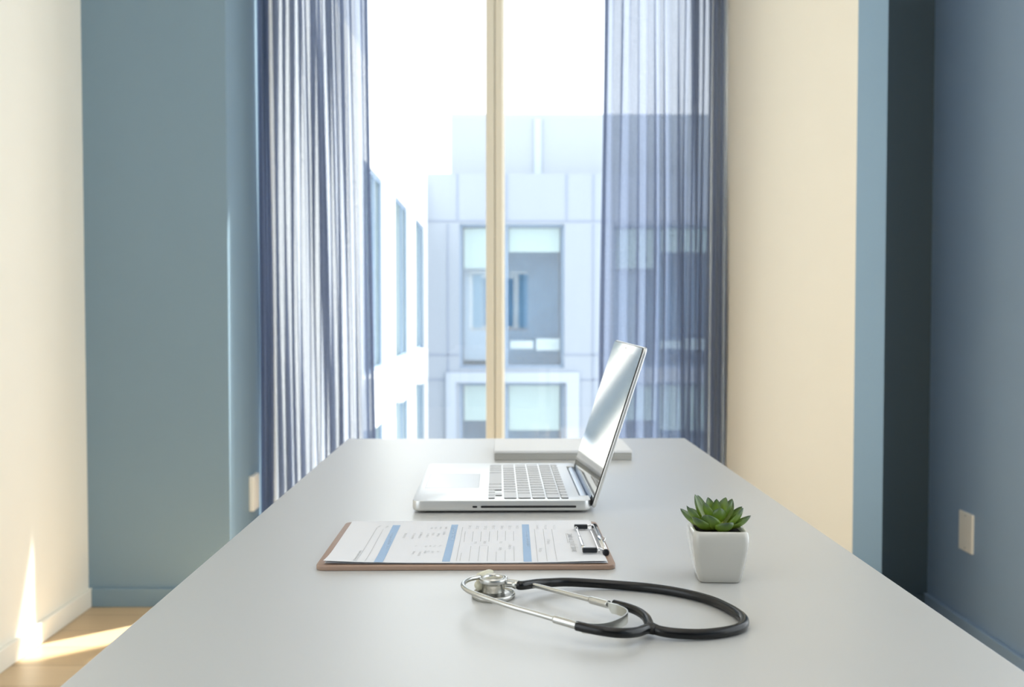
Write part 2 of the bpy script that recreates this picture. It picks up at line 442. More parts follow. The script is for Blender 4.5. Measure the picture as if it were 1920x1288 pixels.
# ------------------------------------------------------------------ laptop
LX0, LX1, LY0, LY1 = -.112, .1215, 1.312, 1.636
ZB, ZL = ZT + .0025, ZT + .0165
lap = thing('laptop', 'open silver laptop seen from its side, screen on the right', 'laptop', (.0, 1.47, ZT))
o_ = []
r = .011
def arc(cx, cy, a0, a1, r, n=6): return [(cx + r * math.cos(math.radians(a0 + (a1 - a0) * k / n)), cy + r * math.sin(math.radians(a0 + (a1 - a0) * k / n))) for k in range(n + 1)]
NX, NY0, NY1 = .1085, 1.349, 1.603
o_ += arc(LX1 - r, LY0 + r, -90, 0, r) + [(LX1, NY0), (NX, NY0), (NX, NY1), (LX1, NY1)] + arc(LX1 - r, LY1 - r, 0, 90, r) + arc(LX0 + r, LY1 - r, 90, 180, r) + arc(LX0 + r, LY0 + r, 180, 270, r)
b = MB()
tt = bmesh.new(); vs = [tt.verts.new((p[0], p[1], ZB)) for p in o_]; f0 = tt.faces.new(vs)
rr = bmesh.ops.extrude_face_region(tt, geom=[f0])
for v in rr['geom']:
    if isinstance(v, bmesh.types.BMVert): v.co.z = ZL
bmesh.ops.recalc_face_normals(tt, faces=tt.faces[:])
eb = [e for e in tt.edges if all(abs(v.co.z - ZB) < 1e-7 for v in e.verts)]
bmesh.ops.bevel(tt, geom=eb, offset=.0045, segments=4, profile=.5, affect='EDGES')
et = [e for e in tt.edges if all(abs(v.co.z - ZL) < 1e-7 for v in e.verts)]
bmesh.ops.bevel(tt, geom=et, offset=.0008, segments=2, profile=.5, affect='EDGES')
b.join(tt, 'alu')
base = b.build('base', parent=lap, autosmooth=35)
for x in (LX0 + .02, LX1 - .03):
    for y in (LY0 + .02, LY1 - .02):
        b = MB(); b.lathe([(.005, 0), (.005, .003)], (x, y, ZT), m='port', n=20); b.build('rubber_foot', parent=lap)
zc = ZT + .0088
b = MB(); b.prism(rrect(-.0227, .1017, -.0014, .0014, .0013), 0, .0006, m='port', xf=Matrix.Translation((0, LY0 - .00005, zc)) @ Matrix.Rotation(math.pi / 2, 4, 'X')); b.build('disc_slot', parent=lap)
b = MB(); b.prism(rrect(-.0335, -.0273, -.0012, .0012, .0010), 0, .0006, m='port', xf=Matrix.Translation((0, LY0 - .00005, zc)) @ Matrix.Rotation(math.pi / 2, 4, 'X')); b.build('lock_slot', parent=lap)
b = MB()
for y0, y1 in ((1.41, 1.4106), (1.5294, 1.53)): b.box(-.102, -.027, y0, y1, ZL, ZL + .0001, m='groove')
for x0, x1 in ((-.102, -.1014), (-.0276, -.027)): b.box(x0, x1, 1.4106, 1.5294, ZL, ZL + .0001, m='groove')
b.box(-.1014, -.0276, 1.4106, 1.5294, ZL, ZL + .00006, m='pad')
b.build('trackpad', parent=lap)
# keys: rows run along Y (the user sits at the left), near end = right end of the keyboard
KY0, KY1 = 1.3265, 1.6195
U = (KY1 - KY0) / 14.5
rows = [(-.0129, .0047, [1, 1, 1, 1, 1.25, 5, 1.25, 1, 1, 1]),
        (.0080, .0241, [2.25] + [1] * 10 + [2.25]),
        (.0268, .0429, [1.75] + [1] * 11 + [1.75]),
        (.0455, .0620, [1] * 13 + [1.5]),
        (.0649, .0812, [1.5] + [1] * 13),
        (.0836, .0928, [14.5 / 14] * 14)]
def key(x0, x1, y0, y1, nm='key'):
    b = MB(); g = .0011
    i1, i2 = b.mi('key_side_shadow'), b.mi('key')
    pts = rrect(x0, x1, y0 + g, y1 - g, .0014, 3)
    lo = [b.bm.verts.new((p[0], p[1], ZL - .0002)) for p in pts]
    hi = [b.bm.verts.new((p[0], p[1], ZL + .0011)) for p in pts]
    n = len(pts)
    for k in range(n):
        f = b.bm.faces.new((lo[k], lo[(k + 1) % n], hi[(k + 1) % n], hi[k])); f.material_index = i1
    b.bm.faces.new(hi).material_index = i2
    b.build(nm, parent=lap)
for ri, (x0, x1, ks) in enumerate(rows):
    y = KY0
    for ki, k in enumerate(ks):
        y2 = y + k * U
        if ri == 0 and ki in (0, 2): key(x0, (x0 + x1) / 2 - .0006, y, y2, 'arrow_key')
        elif ri == 0 and ki == 1:
            key(x0, (x0 + x1) / 2 - .0006, y, y2, 'arrow_key'); key((x0 + x1) / 2 + .0004, x1, y, y2, 'arrow_key')
        else: key(x0, x1, y, y2, 'space_bar' if k == 5 else 'key')
        y = y2
b = MB(); b.tube([(.1150, NY0 + .001, ZT + .0095), (.1150, NY1 - .001, ZT + .0095)], .0061, m='alu_dark', n=28, sub=1); b.build('hinge', parent=lap, autosmooth=40)
# lid: local frame: a = along Y, v = up the lid, n = towards the user
th = math.radians(18.0)
org = Vector((.1265, LY0, ZT + .0055))
V = Vector((math.sin(th), 0, math.cos(th))); N = Vector((-math.cos(th), 0, math.sin(th))); Aa = Vector((0, 1, 0))
xf = Matrix.Translation(org) @ Matrix((( Aa.x, V.x, N.x, 0), (Aa.y, V.y, N.y, 0), (Aa.z, V.z, N.z, 0), (0, 0, 0, 1)))
LW, LH = LY1 - LY0, .2205
lid = None
b = MB(); b.prism(rrect(0, LW, 0, LH, .009), 0, .0048, m='alu', bevel=.0014, xf=xf); lid = b.build('lid', parent=lap, autosmooth=35)
b = MB(); b.prism(rrect(.0012, LW - .0012, .0012, LH - .0012, .008), .0048, .0056, m='lid_rim', xf=xf); b.build('rubber_seal', parent=lid)
b = MB(); b.prism(rrect(.0022, LW - .0022, .012, LH - .0022, .0075), .0056, .0062, m='bezel', xf=xf); b.build('screen_glass', parent=lid)
b = MB(); b.box(.012, LW - .012, .030, LH - .014, .0062, .00625, m='display', xf=xf); b.build('display', parent=lid)
b = MB(); b.box(.03, LW - .03, .0015, .0115, .0056, .0066, m='alu_dark', bevel=.0003, xf=xf); b.build('hinge_cover', parent=lid)
b = MB(); b.lathe([(.0012, 0), (.0012, .0003)], xf @ Vector((LW / 2, LH - .008, .0062)), m='port', n=16, axis=N); b.build('webcam', parent=lid)

# ------------------------------------------------------------------ clipboard
CX0, CX1, CY0, CY1 = -.1862, .1204, 1.023, 1.238
clip = thing('clipboard', 'brown hardboard clipboard lying between laptop and stethoscope', 'clipboard', (-.03, 1.13, ZT))
b = MB(); b.prism(rrect(CX0, CX1, CY0, CY1, .010), ZT, ZT + .0052, m='hardboard', bevel=.0012); b.build('board', parent=clip, autosmooth=35)
ZP = ZT + .0058
# clip mechanism
b = MB()
bx = .1135
ya, yb_ = W(1143, 1036, ZT + .009).y, W(1127, 988, ZT + .009).y
b.tube([(bx, ya, ZT + .0095), (bx, yb_, ZT + .0095)], .0028, m='chrome', sub=1, n=20)
b.box(bx - .0012, bx + .0045, ya + .004, yb_ - .004, ZT + .0053, ZT + .0078, m='chrome', bevel=.0006)
b.build('spine', parent=clip)
for y in (ya - .0012, yb_ + .0002):
    b = MB(); b.lathe([(.0018, 0), (.0036, .0004), (.0036, .0022), (.0018, .0026)], (bx, y - .0013, ZT + .0095), m='rubber', n=20, axis=(0, 1, 0)); b.build('end_cap', parent=clip)
zw = ZT + .0105
xl = .0915
yn, yf = ya + .006, yb_ - .004
b = MB()
b.tube([(bx, ya + .001, zw), (bx - .004, yn - .001, zw + .0015), (bx - .008, yn, zw + .0012), (xl + .002, yn, zw), (xl, yn + .003, zw), (xl, (yn + yf) / 2, zw), (xl, yf - .003, zw), (xl + .002, yf, zw), (bx - .008, yf, zw + .0012), (bx - .004, yf + .001, zw + .0015), (bx, yb_ - .001, zw)], .0011, m='chrome', n=12, sub=6)
b.build('lever_wire', parent=clip)
for y in (yn, yf):
    b = MB(); b.box(xl - .0022, bx - .0085, y - .0028, y + .0028, zw - .0028, zw + .0026, m='rubber', bevel=.0012, seg=3); b.build('rubber_grip', parent=clip)
b = MB(); b.tube([(xl - .0004, yn + .004, zw), (xl - .0004, (yn + yf) / 2 - .003, zw), (xl - .0004, (yn + yf) / 2, zw)], .0019, m='chrome', n=14, sub=3); b.build('pressure_bar', parent=clip); b = MB(); b.tube([(xl - .0004, yf - .004, zw), (xl - .0004, yf - .012, zw)], .0019, m='chrome', n=14, sub=1); b.build('pressure_bar', parent=clip)
b = MB(); b.box(bx - .0066, bx - .0052, yn + .003, yf - .003, ZT + .0072, ZT + .0090, m='chrome', bevel=.0004); b.build('clamp_plate', parent=clip)
b = MB(); b.tube([(bx + .0028, 1.105, ZT + .011), (bx + .0045, 1.109, ZT + .0135), (bx + .003, 1.114, ZT + .0135), (bx + .005, 1.118, ZT + .0105)], .0006, m='chrome', n=8); b.build('spring_coil', parent=clip)

# paper sheets, gently curled
PX0, PX1, PY0, PY1 = -.1785, .1115, 1.0275, 1.2365
def pz(x, y, k=0):
    u = (x - PX0) / (PX1 - PX0); v = (y - PY0) / (PY1 - PY0)
    near = max(0, 1 - v * 3.2) ** 2
    return .0030 * near * ((1 - u) ** 6 * 1.0) + .0016 * near * math.exp(-((u - 1) / .18) ** 2) + .0005 * near + .0035 * max(0, u * 1.0 - .75) * max(0, v - .6) * 2
def sheet(name, zoff, dx, dy, rot, lift):
    b = MB(); i = b.mi('paper'); nx, ny = 50, 24; g = []
    for j in range(ny + 1):
        g.append([])
        for k in range(nx + 1):
            x = PX0 + (PX1 - PX0) * k / nx; y = PY0 + (PY1 - PY0) * j / ny
            g[-1].append(b.bm.verts.new((x + dx + rot * (y - PY0), y + dy - rot * (x - PX0), ZP + zoff + pz(x, y) * lift)))
    for j in range(ny):
        for k in range(nx):
            f = b.bm.faces.new((g[j][k], g[j][k + 1], g[j + 1][k + 1], g[j + 1][k])); f.material_index = i; f.smooth = True
    return b
b = sheet('form', 0, .001, .0006, .004, .35)
o = b.build('paper_sheet'); tag(o, 'plain white sheet lying under the printed form on the clipboard', 'paper')
b = sheet('form', .0004, 0, 0, 0, 1.0)
EPS = .00016
def onp(px, py):
    p = W(px, py, ZP + .0006)
    for _ in range(3): p = W(px, py, ZP + .0004 + pz(p.x, p.y) + EPS)
    return p
def ink_line(p, q, w, m, seg=6):
    p = Vector(p); q = Vector(q); d = (q - p); n = Vector((-d.y, d.x, 0)).normalized() * w / 2
    i = b.mi(m); prev = None
    for k in range(seg + 1):
        c = p + d * k / seg; z = ZP + .0004 + pz(c.x, c.y) + EPS
        a = b.bm.verts.new((c.x + n.x, c.y + n.y, z)); e = b.bm.verts.new((c.x - n.x, c.y - n.y, z))
        if prev: b.bm.faces.new((prev[0], prev[1], e, a)).material_index = i
        prev = (a, e)
def pl(x0, y0, x1, y1, w=.0005, m='ink'):
    ink_line(onp(x0, y0), onp(x1, y1), w, m)
def z5(x, y): return 600 + x * .1458, 970 + y * .1458
def z6(x, y): return 860 + x * .1458, 970 + y * .1458
# blue section bars
pl(709, 1054, 744, 984.5, .0092, 'bar'); pl(836, 1053, 853, 983.5, .0080, 'bar'); pl(989.5, 1053, 985, 983, .0085, 'bar')
EPS = .00026
def text(px0, py0, px1, py1, h, m='ink', seed=1, dens=1.0, heavy=.00035):
    """small upright strokes standing for the illegible print, reading along the line p0 -> p1"""
    rnd = random.Random(seed); p = onp(px0, py0); q = onp(px1, py1); d = q - p; L = d.length; d.normalize()
    up = Vector((-d.y, d.x, 0)); s = 0
    while s < L:
        wch = h * rnd.uniform(.35, .62); a = p + d * s
        k = rnd.random()
        if rnd.random() < .12: s += h * .5; continue
        if k < .5: ink_line(a, a + up * h * rnd.choice((.65, 1)), heavy, m, 1)
        if k > .3: ink_line(a + up * h * .62, a + d * wch * .7 + up * h * .62, heavy, m, 1)
        if k > .55: ink_line(a, a + d * wch * .7, heavy, m, 1)
        ink_line(a + d * wch * .7, a + d * wch * .7 + up * h * .62, heavy, m, 1)
        s += wch * 1.25 / dens
# ruled lines
for a in ((735, 130, 460, 562), (815, 150, 575, 565), (1835, 125, 1752, 560)):
    pl(*z5(a[0], a[1]), *z5(a[2], a[3]))
for a in ((85, 180, 67, 315), (187, 180, 172, 310), (292, 180, 280, 310), (400, 180, 388, 312), (500, 170, 496, 300), (602, 175, 600, 300), (705, 180, 706, 300),
          (35, 455, 15, 560), (157, 370, 132, 560), (270, 370, 247, 560), (380, 370, 366, 560), (484, 440, 480, 560), (598, 425, 596, 560), (710, 370, 715, 560),
          (973, 150, 1020, 570), (1085, 150, 1140, 565), (1195, 150, 1265, 560)):
    pl(*z6(a[0], a[1]), *z6(a[2], a[3]))
pl(*z6(270, 360), *z6(380, 360), .0004)
# field captions
sd = 1
for x in (125, 225, 328, 432, 540, 640, 738): text(*z6(x + 6, 105), *z6(x - 2, 150), .0040, seed=sd, heavy=.0004); sd += 1
for x in (990, 1095, 1208): text(*z6(x + 6, 100), *z6(x + 8, 150), .0035, seed=sd, heavy=.0003); sd += 1
for (x, y, y2) in ((200, 310, 335), (318, 305, 335), (525, 310, 330), (515, 385, 420), (635, 345, 410), (1030, 395, 450), (1135, 280, 340)): text(*z6(x + 8, y), *z6(x, y2), .0036, seed=sd, heavy=.0004); sd += 1
for (x, y, x2, y2) in ((1095, 205, 1060, 265), (1205, 205, 1170, 275), (1300, 190, 1262, 270), (1385, 205, 1360, 255), (1450, 195, 1440, 230), (1520, 205, 1500, 245), (1590, 185, 1578, 225),
                       (1430, 130, 1424, 148), (1482, 125, 1476, 148), (1545, 122, 1537, 148), (1615, 122, 1606, 148), (1200, 435, 1175, 475), (1285, 430, 1250, 492), (1345, 430, 1335, 462),
                       (1388, 428, 1380, 445), (1438, 432, 1430, 460), (1510, 430, 1500, 450), (1240, 362, 1215, 368), (1360, 362, 1345, 380), (1410, 360, 1400, 375), (1470, 360, 1458, 375), (1540, 358, 1520, 372),
                       (865, 108, 835, 135), (765, 105, 735, 125)):
    text(*z5(x, y), *z5(x2, y2), .0030, seed=sd, heavy=.0004); sd += 1
text(*z5(512, 425), *z5(425, 555), .0028, seed=77, heavy=.0006)
text(1063.5, 1000, 1073, 1035, .0075, seed=5, dens=1.5, heavy=.0007)
ink_line(onp(1061, 1000), onp(1065, 1018), .0006, 'ink')
# pale lettering inside the blue bars
text(733, 1000, 723, 1030, .0035, 'ink_light', seed=8, heavy=.0006); text(849, 990, 846, 1012, .0035, 'ink_light', seed=9, heavy=.0006); text(985, 996, 988, 1024, .0035, 'ink_light', seed=10, heavy=.0006)
o = b.build('printed_form'); tag(o, 'white printed form with three pale blue bars held on the clipboard', 'paper')

# ------------------------------------------------------------------ stethoscope
st = thing('stethoscope', 'black and silver stethoscope looped on the desk in front of the clipboard', 'stethoscope', (.1, .9, ZT))
CC = W(925, 1121.5, ZT + .002); cx, cy = CC.x, .927
cx = WY(925, 1100, .927).x
b = MB(); b.lathe([(.0185, 0), (.0200, .0006), (.0202, .0030), (.0196, .0042), (.0188, .0045), (.0186, .0034), (.0090, .0050), (.0070, .0060)], (cx, cy, ZT + .0004), m='steel', n=64); b.build('diaphragm_housing', parent=st)
b = MB(); b.lathe([(.0186, 0), (.0186, .0005)], (cx, cy, ZT), m='membrane', n=48); b.build('diaphragm', parent=st)
b = MB(); b.lathe([(.0078, .0050), (.0098, .0056), (.0106, .0062), (.0106, .0126), (.0116, .0134), (.0126, .0142), (.0131, .0150), (.0133, .0184), (.0128, .0189), (.0114, .0189), (.0111, .0180), (.0104, .0180), (.0102, .0190), (.0094, .0190), (.0090, .0182), (.0086, .0160)], (cx, cy, ZT), m='steel', n=64); b.build('bell', parent=st)
b = MB(); b.lathe([(.0086, .0145), (.0088, .0172), (.0072, .0156), (.0030, .0150), (.0005, .0149)], (cx, cy, ZT), m='membrane', n=48); b.build('bell_cup', parent=st)
b = MB()
s0 = Vector((cx + .008, cy, ZT + .0125)); s1 = W(976, 1097.2, ZT + .0112)
dr = (s1 - s0)
b.tube([s0, s0 + dr * .35, s0 + dr * .6, s0 + dr * .72, s0 + dr * .98], lambda u: .0026 if u < .45 else (.0032 if u < .6 else .0037), m='steel', n=20, sub=4); b.build('stem', parent=st)
def z3(x, y): return 840 + x * .3073, 1050 + y * .3073
def path(lst): return [W(*z3(x, y), ZT + z) for x, y, z in lst]
b = MB()
main = path([(424, 158, .0136), (540, 143, .0092), (620, 138, .0080), (750, 135, .0065), (1000, 150, .0046), (1250, 172, .0043), (1450, 205, .0043), (1600, 245, .0043), (1700, 288, .0043), (1772, 330, .0043), (1806, 368, .0043), (1790, 408, .0043), (1700, 436, .0043), (1550, 452, .0045), (1400, 448, .0052), (1300, 434, .0062), (1215, 408, .0075)])
main[0] = s1 - dr * .12; main.insert(1, s1 + dr * .12)
b.tube(main, lambda u: .0042, m='tube', n=24, sub=10)
b.tube(path([(1260, 426, .0068), (1215, 420, .0075), (1160, 438, .0085), (1100, 445, .0095), (1030, 444, .0105), (950, 434, .0115), (870, 420, .0120), (785, 401, .0125)]), lambda u: .0041 - .0002 * u, m='tube', n=24)
b.tube(path([(1270, 424, .0068), (1232, 402, .0075), (1222, 378, .0085), (1205, 348, .0095), (1160, 315, .0105), (1090, 287, .0115), (1010, 266, .0120)]), lambda u: .0041 - .0006 * u, m='tube', n=24)
b.build('tubing', parent=st)
# ear tubes
p1 = [W(x, y, ZT + z) for x, y, z in ((1092, 1175, .0125), (1040, 1160.5, .014), (1000, 1149, .016), (960, 1137.5, .0175), (920, 1124, .019), (895, 1115, .020), (878, 1107.5, .0205), (868.5, 1099, .0205), (871, 1091.5, .0195), (882, 1085.5, .0185), (900, 1082, .018))]
b = MB(); b.tube(p1, lambda u: .0023 - .0002 * u, m='steel', n=18, sub=8); b.build('ear_tube', parent=st)
p2 = [W(x, y, ZT + z) for x, y, z in ((1160, 1138, .0120), (1130, 1130.5, .0115), (1090, 1120, .011), (1040, 1107, .0105), (1010, 1099.5, .010), (985, 1094.5, .0095), (960, 1090, .009), (935, 1088, .009), (915, 1090, .010), (903, 1095, .011))]
b = MB(); b.tube(p2, lambda u: .0022, m='steel', n=18, sub=8); b.build('ear_tube', parent=st)
b = MB(); b.tube([W(1085, 1173.5, ZT + .0125), W(1066, 1168, ZT + .0131), W(1044, 1161.8, ZT + .0138), W(1038, 1160, ZT + .014)], lambda u: .0034 if u < .8 else .0034 - .0011 * (u - .8) * 5, m='steel', n=18, sub=5); b.build('ferrule', parent=st)
b = MB(); b.tube([W(1141, 1133.5, ZT + .0117), W(1128, 1130, ZT + .0115), W(1112, 1125.8, ZT + .0112), W(1106, 1124, ZT + .011)], lambda u: .0034 if u < .8 else .0034 - .0011 * (u - .8) * 5, m='steel', n=18, sub=5); b.build('ferrule', parent=st)
# ear tips
def tip(a, c, r):
    a = Vector(a); c = Vector(c); ax = (c - a); L = ax.length
    b = MB(); b.lathe([(r * .45, 0), (r * .8, L * .03), (r, L * .12), (r * .97, L * .5), (r * .86, L * .8), (r * .6, L * .95), (r * .3, L)], a, m='eartip', n=28, axis=ax.normalized()); b.build('ear_tip', parent=st)
ta = W(897, 1084, ZT + .0165); tip(ta, W(923, 1073, ZT + .0160), .0046)
tc_ = W(905, 1094, ZT + .011); tip(tc_ + Vector((0.001, .001, 0)), W(892, 1101, ZT + .0085), .0052)
# flat leaf spring
b = MB(); i_ = b.mi('spring')
sp = smooth_path([W(x, y, ZT + .0160) for x, y in ((1078, 1166), (1095, 1167.5), (1120, 1169), (1142, 1166), (1160, 1159.5), (1172, 1152.5), (1176.5, 1146), (1172, 1140), (1160, 1134.5), (1148, 1131.5), (1141, 1130.5))], 8)
prev = None; n_ = len(sp)
for k, p in enumerate(sp):
    t_ = (sp[min(k + 1, n_ - 1)] - sp[max(k - 1, 0)]).normalized(); nn = Vector((-t_.y, t_.x, 0)) * .0005
    hh = .0085 * min(1, .45 + 6 * min(k, n_ - 1 - k) / n_)
    q = [b.bm.verts.new(p + nn), b.bm.verts.new(p - nn), b.bm.verts.new(p - nn - Vector((0, 0, hh))), b.bm.verts.new(p + nn - Vector((0, 0, hh)))]
    if prev:
        for a in range(4):
            f = b.bm.faces.new((prev[a], prev[(a + 1) % 4], q[(a + 1) % 4], q[a])); f.material_index = i_
    else: b.bm.faces.new(q).material_index = i_
    prev = q
b.bm.faces.new(prev[::-1]).material_index = i_
b.build('leaf_spring', parent=st, autosmooth=40)

# ------------------------------------------------------------------ potted succulent
pc = WY(1353, 1095, .972); PXc = pc.x; PYc = .972 + .0215
pot = thing('potted_succulent', 'small green succulent in a square white ceramic pot', 'potted plant', (PXc, PYc, ZT))
def sq(hw, r, z, n=6):
    ca, sa = math.cos(math.radians(-3.5)), math.sin(math.radians(-3.5))
    return [(PXc + x * ca - y * sa * 1.12, PYc + x * sa + y * ca * 1.12, ZT + z) for x, y in rrect(-hw, hw, -hw, hw, r, n)]
secs = [(.0178, .005, .0002), (.0192, .0055, .0004), (.0203, .006, .0018), (.0222, .0065, .009), (.0243, .007, .019), (.0260, .007, .030), (.0270, .007, .040), (.0270, .007, .046), (.0262, .0068, .0498), (.0250, .0064, .0512), (.0236, .006, .0512), (.0226, .0055, .0500), (.0222, .005, .0440)]
b = MB(); i_ = b.mi('ceramic'); rg = []
for hw, r, z in secs: rg.append([b.bm.verts.new(p) for p in sq(hw, r, z)])
n_ = len(rg[0])
for k in range(len(rg) - 1):
    for j in range(n_):
        f = b.bm.faces.new((rg[k][j], rg[k][(j + 1) % n_], rg[k + 1][(j + 1) % n_], rg[k + 1][j])); f.material_index = i_; f.smooth = True
b.bm.faces.new(rg[0][::-1]).material_index = i_; b.bm.faces.new(rg[-1]).material_index = i_
b.build('pot', parent=pot)
b = MB(); b.box(PXc - .0218, PXc + .0218, PYc - .0218, PYc + .0218, ZT + .0442, ZT + .0480, m='soil', bevel=.002); b.build('soil', parent=pot)
b = MB(); b.tube([(PXc, PYc, ZT + .047), (PXc, PYc, ZT + .056)], .006, m='leaf', sub=1, n=12); b.build('stalk', parent=pot)
def leaf(dx, dy, dz, w, root=.0035, rz=.049, th_=.42, curl=.25):
    tipv = Vector((dx, dy, dz)) * .001
    az = Vector((tipv.x, tipv.y, 0)); az = az.normalized() if az.length > 1e-5 else Vector((0, -1, 0))
    r0 = Vector((PXc - .001, PYc, ZT + rz)) + az * root
    tp = Vector((PXc - .001, PYc, ZT + .0468)) + tipv
    ax = tp - r0; L = ax.length; ax.normalize()
    side = ax.cross(Vector((0, 0, 1)))
    if side.length < .05: side = ax.cross(az)
    side.normalize(); nrm = side.cross(ax).normalized()
    if nrm.z < 0: nrm = -nrm
    bm = bmesh.new(); NS, NR = 18, 14; rings = []; al = bm.verts.layers.float.new('along')
    for k in range(NS + 1):
        t = k / NS
        wd = w * .001 * (math.sin(math.pi * min(1, t ** 1.12 * .97 + .03)) ** .70) * .62 if t < 1 else .00012
        wd = max(wd, .0016 * (1 - t) + .00012)
        c = r0 + ax * L * t - nrm * L * curl * (t * (1 - t))
        ring = []
        for j in range(NR):
            a = 2 * math.pi * j / NR
            x = math.cos(a) * wd; y = math.sin(a) * wd * th_ * (1.0 if math.sin(a) < 0 else .15)
            y += abs(math.cos(a)) ** 2 * wd * .30
            v = bm.verts.new(c + side * x + nrm * y); v[al] = t * (.75 + .25 * abs(math.cos(a))) ; ring.append(v)
        rings.append(ring)
    for k in range(NS):
        for j in range(NR):
            f = bm.faces.new((rings[k][j], rings[k][(j + 1) % NR], rings[k + 1][(j + 1) % NR], rings[k + 1][j])); f.smooth = True
    bm.faces.new(rings[0][::-1]); bm.faces.new(rings[-1])
    bmesh.ops.recalc_face_normals(bm, faces=bm.faces[:])
    bmesh.ops.translate(bm, verts=bm.verts[:], vec=-Vector(pot['_o']))
    me = bpy.data.meshes.new('leaf'); bm.to_mesh(me); bm.free(); me.materials.append(M['leaf'])
    o = bpy.data.objects.new('leaf', me); COL.objects.link(o); o.parent = pot; o['_o'] = pot['_o']
LF = [(-34, 10, 20, 14), (-30, -3, 25.5, 14), (-19, 12, 34, 12), (-15, 18, 32, 12), (-6, 12, 31, 10), (2, 8, 30, 8), (12, 11, 31, 11), (19, 14, 29, 12),
      (15, -4, 31, 10), (28, 10, 22, 13), (25, -8, 24, 14), (33, -6, 16, 13), (-26, -17, 17, 15), (-13, -19, 19.5, 16), (1, -12, 24.5, 13), (7.5, -25, 13, 16), (-14, -6, 30, 12),
      (-22, 24, 18, 13), (0, 30, 20, 14), (20, 24, 18, 13)]
for dx, dy, dz, w in LF:
    inner = (dx * dx + dy * dy) ** .5 < 18
    leaf(dx, dy, dz, w, root=.0015 if inner else .005, rz=.0525 if inner else .0485, curl=.12 if inner else .28)

# ------------------------------------------------------------------ buildings outside
K = 30 / F
def gx(px): return (px - 934) * K
def gz(py): return CZ - (py - 581) * K
YF = 30.0
bl = thing('office_building', 'pale grey clad office building facing the window across the courtyard', 'building', (3, 34, -10))
xs = [gx(801) , gx(862), gx(1058), gx(1150), gx(1346), gx(1440), 12]
zs = [-10, gz(990), gz(718), gz(690), gz(421), gz(327)]
b = MB()
for i in range(len(xs) - 1):
    for j in range(len(zs) - 1):
        if i in (1, 3) and j in (1, 3): continue
        b.box(xs[i], xs[i + 1], YF, YF + .5, zs[j], zs[j + 1], m='concrete')
b.box(xs[0], 12, YF + 2.5, YF + 3, -10, zs[-1], m='concrete'); b.box(xs[0], 12, YF + .5, YF + 3, zs[-1] - .3, zs[-1] - .05, m='concrete')
b.build('wall', parent=bl)
b = MB()
for z in (gz(415), gz(665), gz(712)):
    for (x0, x1) in ((xs[0], xs[1]), (xs[2], xs[3])) if z < gz(421) else ((xs[0], 12),): b.box(x0, x1, YF - .02, YF + .001, z - .02, z + .02, m='joint')
for x in (gx(858), gx(950), gx(1062), gx(1112)):
    b.box(x - .02, x + .02, YF - .02, YF + .001, gz(415) + .02, zs[-1], m='joint')
for x in (gx(840), gx(1112)): b.box(x - .02, x + .02, YF - .02, YF + .001, -9, gz(421), m='joint')
b.build('panel_joint', parent=bl)
b = MB()
b.box(gx(836), gx(855), YF - .12, YF, -9, gz(698), m='pale_trim'); b.box(gx(1062), gx(1086), YF - .12, YF, -9, gz(698), m='pale_trim')
b.box(gx(855), gx(1062), YF - .12, YF, gz(717), gz(698), m='pale_trim'); b.build('window_surround', parent=bl)
for (x0, x1) in ((xs[1], xs[2]), (xs[3], xs[4])):
    for (z0, z1, up) in ((zs[3], zs[4], True), (zs[1], zs[2], False)):
        b = MB(); f_ = .07
        b.box(x0, x1, YF + .15, YF + .27, z0, z0 + f_, m='winframe'); b.box(x0, x1, YF + .15, YF + .27, z1 - f_, z1, m='winframe')
        for x in (x0, x1 - f_, x0 + .45 * (x1 - x0) - .04): b.box(x, x + f_, YF + .15, YF + .27, z0 + f_, z1 - f_, m='winframe')
        w = b.build('window', parent=bl)
        b = MB(); b.box(x0 + f_, x1 - f_, YF + .19, YF + .21, z0 + f_, z1 - f_, m='glass_far'); b.build('pane', parent=w)
        b = MB(); hb = .30 if up else .34
        b.box(x0 + f_ + .05, x0 + .43 * (x1 - x0), YF + .32, YF + .36, z1 - hb * (4.3 if up else 3.4), z1 - .1, m='blind')
        b.box(x0 + .47 * (x1 - x0), x1 - f_ - .05, YF + .32, YF + .36, z1 - (.80 if up else 1.45), z1 - .1, m='blind')
        b.build('roller_blind', parent=w)
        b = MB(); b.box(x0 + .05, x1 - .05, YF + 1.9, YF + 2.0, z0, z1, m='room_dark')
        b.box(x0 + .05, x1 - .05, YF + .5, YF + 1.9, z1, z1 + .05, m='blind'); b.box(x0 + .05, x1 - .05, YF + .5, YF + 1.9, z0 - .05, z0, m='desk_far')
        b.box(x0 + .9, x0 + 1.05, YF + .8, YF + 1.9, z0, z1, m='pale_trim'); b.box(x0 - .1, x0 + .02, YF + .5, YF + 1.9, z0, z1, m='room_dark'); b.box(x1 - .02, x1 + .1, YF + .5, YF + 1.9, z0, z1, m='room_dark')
        if up:
            b.box(x0 + 1.5, x1 - .9, YF + .6, YF + 1.2, z0 + .55, z0 + .78, m='desk_far'); b.box(x1 - .8, x1 - .1, YF + .6, YF + 1.2, z0 + .5, z0 + .85, m='desk_far')
            b.box(x0 + .1, x0 + .8, YF + .7, YF + .8, z0 + .2, z1 - 1, m='pale_trim')
        b.build('office_room', parent=w)
b = MB(); b.box(gx(846) * 34.5 / 30, 14, 34.5, 38, zs[-1] - .2, CZ + (581 - 216) * 34.5 / F, m='concrete2')
b.build('rooftop_storey', parent=bl)
b = MB(); xx = gx(1008) * 34.5 / 30; b.box(xx - .12, xx + .12, 34.4, 34.5, zs[-1], CZ + (581 - 225) * 34.5 / F, m='pale_trim'); b.build('downpipe', parent=bl)
